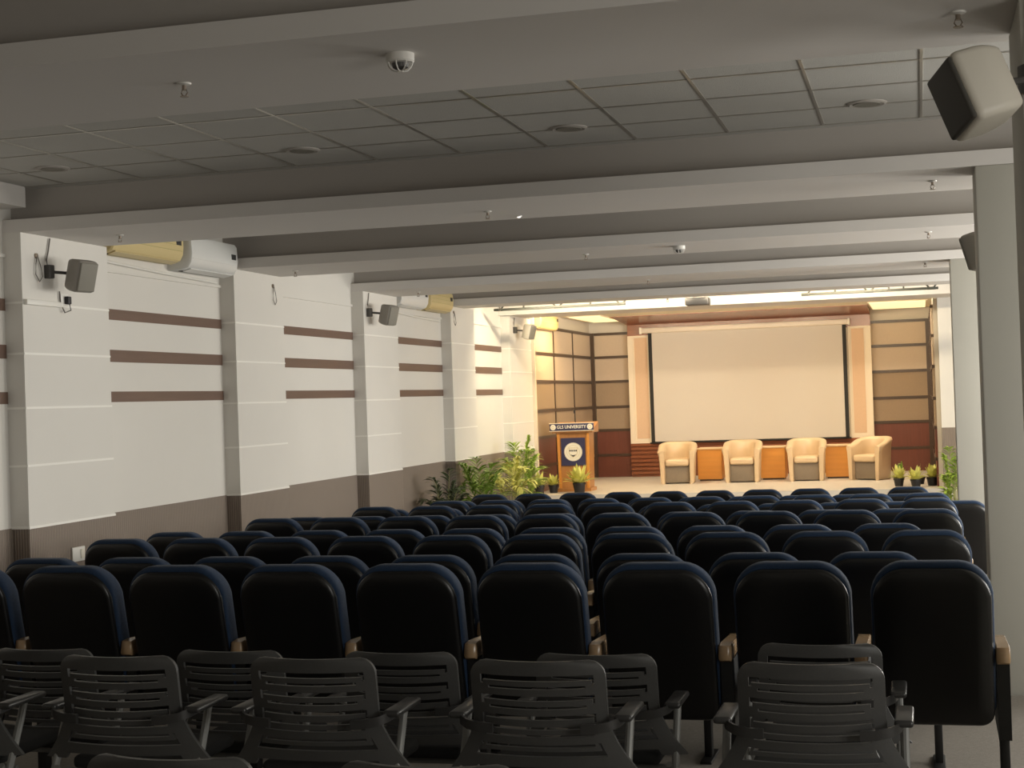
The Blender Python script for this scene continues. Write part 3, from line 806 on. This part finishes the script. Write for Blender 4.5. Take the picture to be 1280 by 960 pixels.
# ------------------------------------------------------------------ ceiling fittings
def detector(x, y, lab):
    t = thing('smoke_detector', lab, 'smoke detector', (x, y, ZB), 0, 'smoke detectors under the beams')
    MB().lathe([(0, 0), (.055, 0), (.055, -.028), (.050, -.034), (.03, -.036), (0, -.036)], n=28).build('base', M['det'], t)
    MB().lathe([(0, -.034), (.034, -.034), (.030, -.052), (.016, -.060), (0, -.061)], n=24).build('chamber', M['steel'], t)
    rb = MB()
    for k in range(8):
        a = 2*PI*k/8; c_, s_ = math.cos(a), math.sin(a)
        rb.tube([(c_*.050, s_*.050, -.034), (c_*.046, s_*.046, -.048), (c_*.030, s_*.030, -.062), (c_*.012, s_*.012, -.066)], .0028, 5)
    rb.lathe([(0, -.064), (.014, -.064), (.012, -.069), (0, -.069)], n=14)
    rb.build('cage', M['det'], t)
detector(-1.88, 5.58, 'round smoke detector under the beam closest to the camera')
detector(-2.05, 13.75, 'round smoke detector under the third beam from the camera')
def sprinkler(x, y, z, lab):
    t = thing('sprinkler_head', lab, 'sprinkler', (x, y, z), 0, 'sprinkler heads under the beams')
    MB().lathe([(0, 0), (.03, 0), (.027, -.006), (.012, -.01), (0, -.01)], n=16).build('escutcheon', M['det'], t)
    b = MB(); b.lathe([(0, -.008), (.009, -.008), (.009, -.03), (0, -.03)], n=10)
    for s in (-1, 1): b.tube([(s*.008, 0, -.026), (s*.014, 0, -.04), (s*.004, 0, -.055)], .003, 5)
    b.build('frame', M['brass'], t)
    MB().lathe([(0, -.054), (.018, -.054), (.018, -.057), (0, -.057)], n=14).build('deflector', M['brass'], t)
BN = ['the beam closest to the camera', 'the second beam from the camera', 'the third beam from the camera', 'the fourth beam from the camera', 'the beam before the stage lights']
SPK = [(0, -2.86, 5.72), (0, .18, 5.75), (1, -2.9, 10.42), (1, -5.74, 10.35), (1, .126, 10.4), (2, -2.96, 14.0), (2, -5.85, 13.95), (2, .12, 13.8), (3, -2.98, 17.5), (3, .1, 17.1), (3, -5.75, 17.45), (4, -5.7, 20.95), (4, -.35, 20.9), (4, -3.3, 20.9)]
for bi, x, y in SPK:
    side = 'at the wall end' if x < -5 else ('at the column end' if x > -.5 else 'midway along')
    sprinkler(x, y, ZB, 'small sprinkler head %s of %s' % (side, BN[bi]) if side != 'midway along' else 'small sprinkler head midway along %s' % BN[bi])
l = thing('ceiling_indicator_light', 'tiny white lit indicator beside a sprinkler on the second beam', 'light', (-2.77, 10.8, ZB))
MB().lathe([(0, 0), (.022, 0), (.02, -.008), (0, -.008)], n=14).build('housing', M['det'], l)
MB().lathe([(0, -.007), (.014, -.007), (.010, -.013), (0, -.014)], n=12).build('lens', M['led'], l)
for i, (x, y) in enumerate(((-5.57, 9.17), (-3.80, 9.24), (-2.03, 9.22), (-.24, 9.2))):
    t = thing('ceiling_diffuser', 'dark round ceiling vent in the tiles, %s from the columns' % ORD[4-i], 'vent', (x, y, ZC), 0, 'round vents in the tiled ceiling')
    MB().lathe([(0, .005), (.115, .005), (.115, -.006), (.10, -.012), (.085, -.008), (0, -.004)], n=28).build('rim', M['core'], t)
    MB().lathe([(0, -.003), (.08, -.008), (.078, -.012), (0, -.010)], n=24).build('grille', M['grille'], t)

# projector under the light recess
t = thing('projector', 'black projector hung from the ceiling before the stage', 'projector', (-3.1, 22.45, 2.86))
MB().rbox((-.17, -.14, 0), (.17, .14, .11), .015, 3).build('body', M['proj'], t)
MB().lathe([(0, 0), (.04, 0), (.04, .03), (.03, .035), (0, .03)], (.08, .13, .055), 18, 'Y').build('lens', M['glass'], t)
MB().tube([(0, 0, .11), (0, 0, .36)], .018, 10).build('ceiling_pole', M['det'], t)
a = MB()
for s in (-1, 1): a.tube([(0, 0, .17), (s*.09, -.08, .112)], .008, 6); a.tube([(0, 0, .17), (s*.09, .08, .112)], .008, 6)
a.build('mount_arm', M['det'], t)

# light rails in the recess
def light_rail(x0, x1, lab, vs, ps):
    y, z = 22.45, 2.94
    t = thing('light_rail', lab, 'light rail', (x0, y, z), 0, 'light rails hung before the stage')
    L_ = x1-x0
    MB().rbox((0, -.022, -.018), (L_, .022, .018), .004).build('bar', M['truss'], t, smooth=False)
    for v_ in vs:
        b = MB(); x = v_*L_
        for s in (-1, 1):
            if 0 <= x + s*.3 <= L_ + .31: b.tube([(x+s*.03, 0, .01), (x+s*.26, 0, .277)], .013, 6)
        b.rbox((x-.06, -.026, -.02), (x+.06, .026, .02), .004); b.build('hanger', M['truss'], t)
    for p_ in ps:
        MB().rbox((p_*L_-.012, -.012, .015), (p_*L_+.012, .012, .277), .003).build('post', M['truss'], t)
    return t
light_rail(-6.2, -4.18, 'grey light rail hung before the stage on the speaker wall side', (.04, .49, .97), (.23, .74))
light_rail(-1.60, .30, 'grey light rail hung before the stage on the column side', (.03, .5, .95), (.25, .75))

# tube fittings on the recess ceiling
for i, x in enumerate((-5.2, -3.9, -2.35, -.9)):
    t = thing('ceiling_tube_light', 'lit tube light on the recess ceiling, %s from the columns' % ORD[4-i], 'light', (x, 21.95, ZC), 0, 'tube lights in the ceiling recess')
    MB().rbox((-.6, -.06, -.045), (.6, .06, -.007), .006).build('housing', M['conduit'], t)
    MB().tube([(-.57, 0, -.065), (.57, 0, -.065)], .016, 10).build('tube', M['lamp'], t)

for x0, x1, nm in ((-6.12, FX0-.03, 'on the podium side'), (FX1+.03, SXR-.06, 'on the column side')):  # glowing panels added to stand for the brightly lit ceiling beside the canopy
    t = thing('ceiling_glow_panel', 'warm glowing panel added to the stage ceiling %s of the canopy' % nm, 'light', ((x0+x1)/2, 28.2, ZSC), 0, 'glowing panels added to the stage ceiling')
    hw = (x1-x0)/2
    MB().rbox((-hw, -1.15, -.014), (hw, 1.15, .004), .004).build('frame', M['cream'], t)
    MB().box((-hw+.03, -1.12, -.018), (hw-.03, 1.12, -.012)).build('glow_sheet', M['panel'], t, smooth=False)
# ------------------------------------------------------------------ lights
def area(name, loc, rot, sx, sy, energy, col, spread=180):
    l = bpy.data.lights.new(name, 'AREA'); l.shape = 'RECTANGLE'; l.size = sx; l.size_y = sy; l.energy = energy; l.color = col
    l.spread = math.radians(spread)
    o = bpy.data.objects.new(name, l); COL.objects.link(o); o.location = loc; o.rotation_euler = rot
    return o
def spot(name, loc, rot, energy, col, size=1.4, blend=.6, rad=.06):
    l = bpy.data.lights.new(name, 'SPOT'); l.energy = energy; l.color = col; l.spot_size = size; l.spot_blend = blend; l.shadow_soft_size = rad
    o = bpy.data.objects.new(name, l); COL.objects.link(o); o.location = loc; o.rotation_euler = rot
    return o
WARM = (1, .83, .58); TUBE = (1, .83, .56); DAY = (1, .965, .885)
for x in (-5.2, -3.9, -2.35, -.9):       # the tubes of the recess
    area('recess_tube_lamp', (x, 21.95, ZC-.085), (math.radians(42), 0, 0), 1.15, .05, 30, TUBE)
for x in (-4.6, -1.6, -.3):        # stage ceiling downlights
    spot('stage_downlight', (x, 27.0, ZSC-.02), (math.radians(8), 0, 0), 85, WARM, 2.4, .9)
for x in (-5.3, -3.9, -2.3, -.7):        # unseen lamps added behind the proscenium beam to brighten the stage
    area('stage_fill_light', (x, 24.56, 2.94), (math.radians(122), 0, 0), 1.2, .05, 30, WARM)
spot('stage_side_lamp', (-5.5, 25.7, ZSC-.03), (math.radians(4), math.radians(36), 0), 75, (1, .66, .24), 2.2, .9)
for i, (a, b) in enumerate(WINS):        # daylight through the window openings
    area('window_daylight', (XR-.02, (a+b)/2, (wz0+wz1)/2), (0, math.radians(90), 0), wz1-wz0, b-a, [72, 74, 125, 165, 158][i], DAY)
w = bpy.data.worlds.new('daylight'); SC.world = w; w.use_nodes = True
w.node_tree.nodes['Background'].inputs[0].default_value = (.8, .9, 1, 1); w.node_tree.nodes['Background'].inputs[1].default_value = .6

# ------------------------------------------------------------------ camera
F_PX, VX, VY, SL = 1920.0, 1150.0, 484.0, -.0344
fwd = Vector((VX-640, VY-480, F_PX)).normalized()         # hall axis in camera space (x right, y down)
n = fwd.cross(Vector((1, SL, 0))).normalized()
if n.y > 0: n = -n
rt = fwd.cross(n)
if rt.x < 0: rt = -rt
# rows: world axes in camera space
Rm = Matrix(((rt.x, rt.y, rt.z), (fwd.x, fwd.y, fwd.z), (n.x, n.y, n.z)))
cam_x = Rm @ Vector((1, 0, 0)); cam_y = Rm @ Vector((0, -1, 0)); cam_z = Rm @ Vector((0, 0, -1))
cd = bpy.data.cameras.new('camera'); cd.sensor_width = 36; cd.lens = 36*F_PX/1280; cd.clip_start = .05; cd.clip_end = 200
co = bpy.data.objects.new('camera', cd); COL.objects.link(co)
mw = Matrix.Identity(4)
for i in range(3): mw[i][0], mw[i][1], mw[i][2] = cam_x[i], cam_y[i], cam_z[i]
mw[0][3], mw[1][3], mw[2][3] = 0, 0, 1.55
co.matrix_world = mw
SC.camera = co
SC.view_settings.view_transform = 'Standard'; SC.view_settings.look = 'None'; SC.view_settings.gamma = 1
SC.view_settings.use_curve_mapping = False
SC.view_settings.exposure = 0.7
SC.cycles.max_bounces = 10; SC.cycles.diffuse_bounces = 6
SC.cycles.sample_clamp_indirect = 6
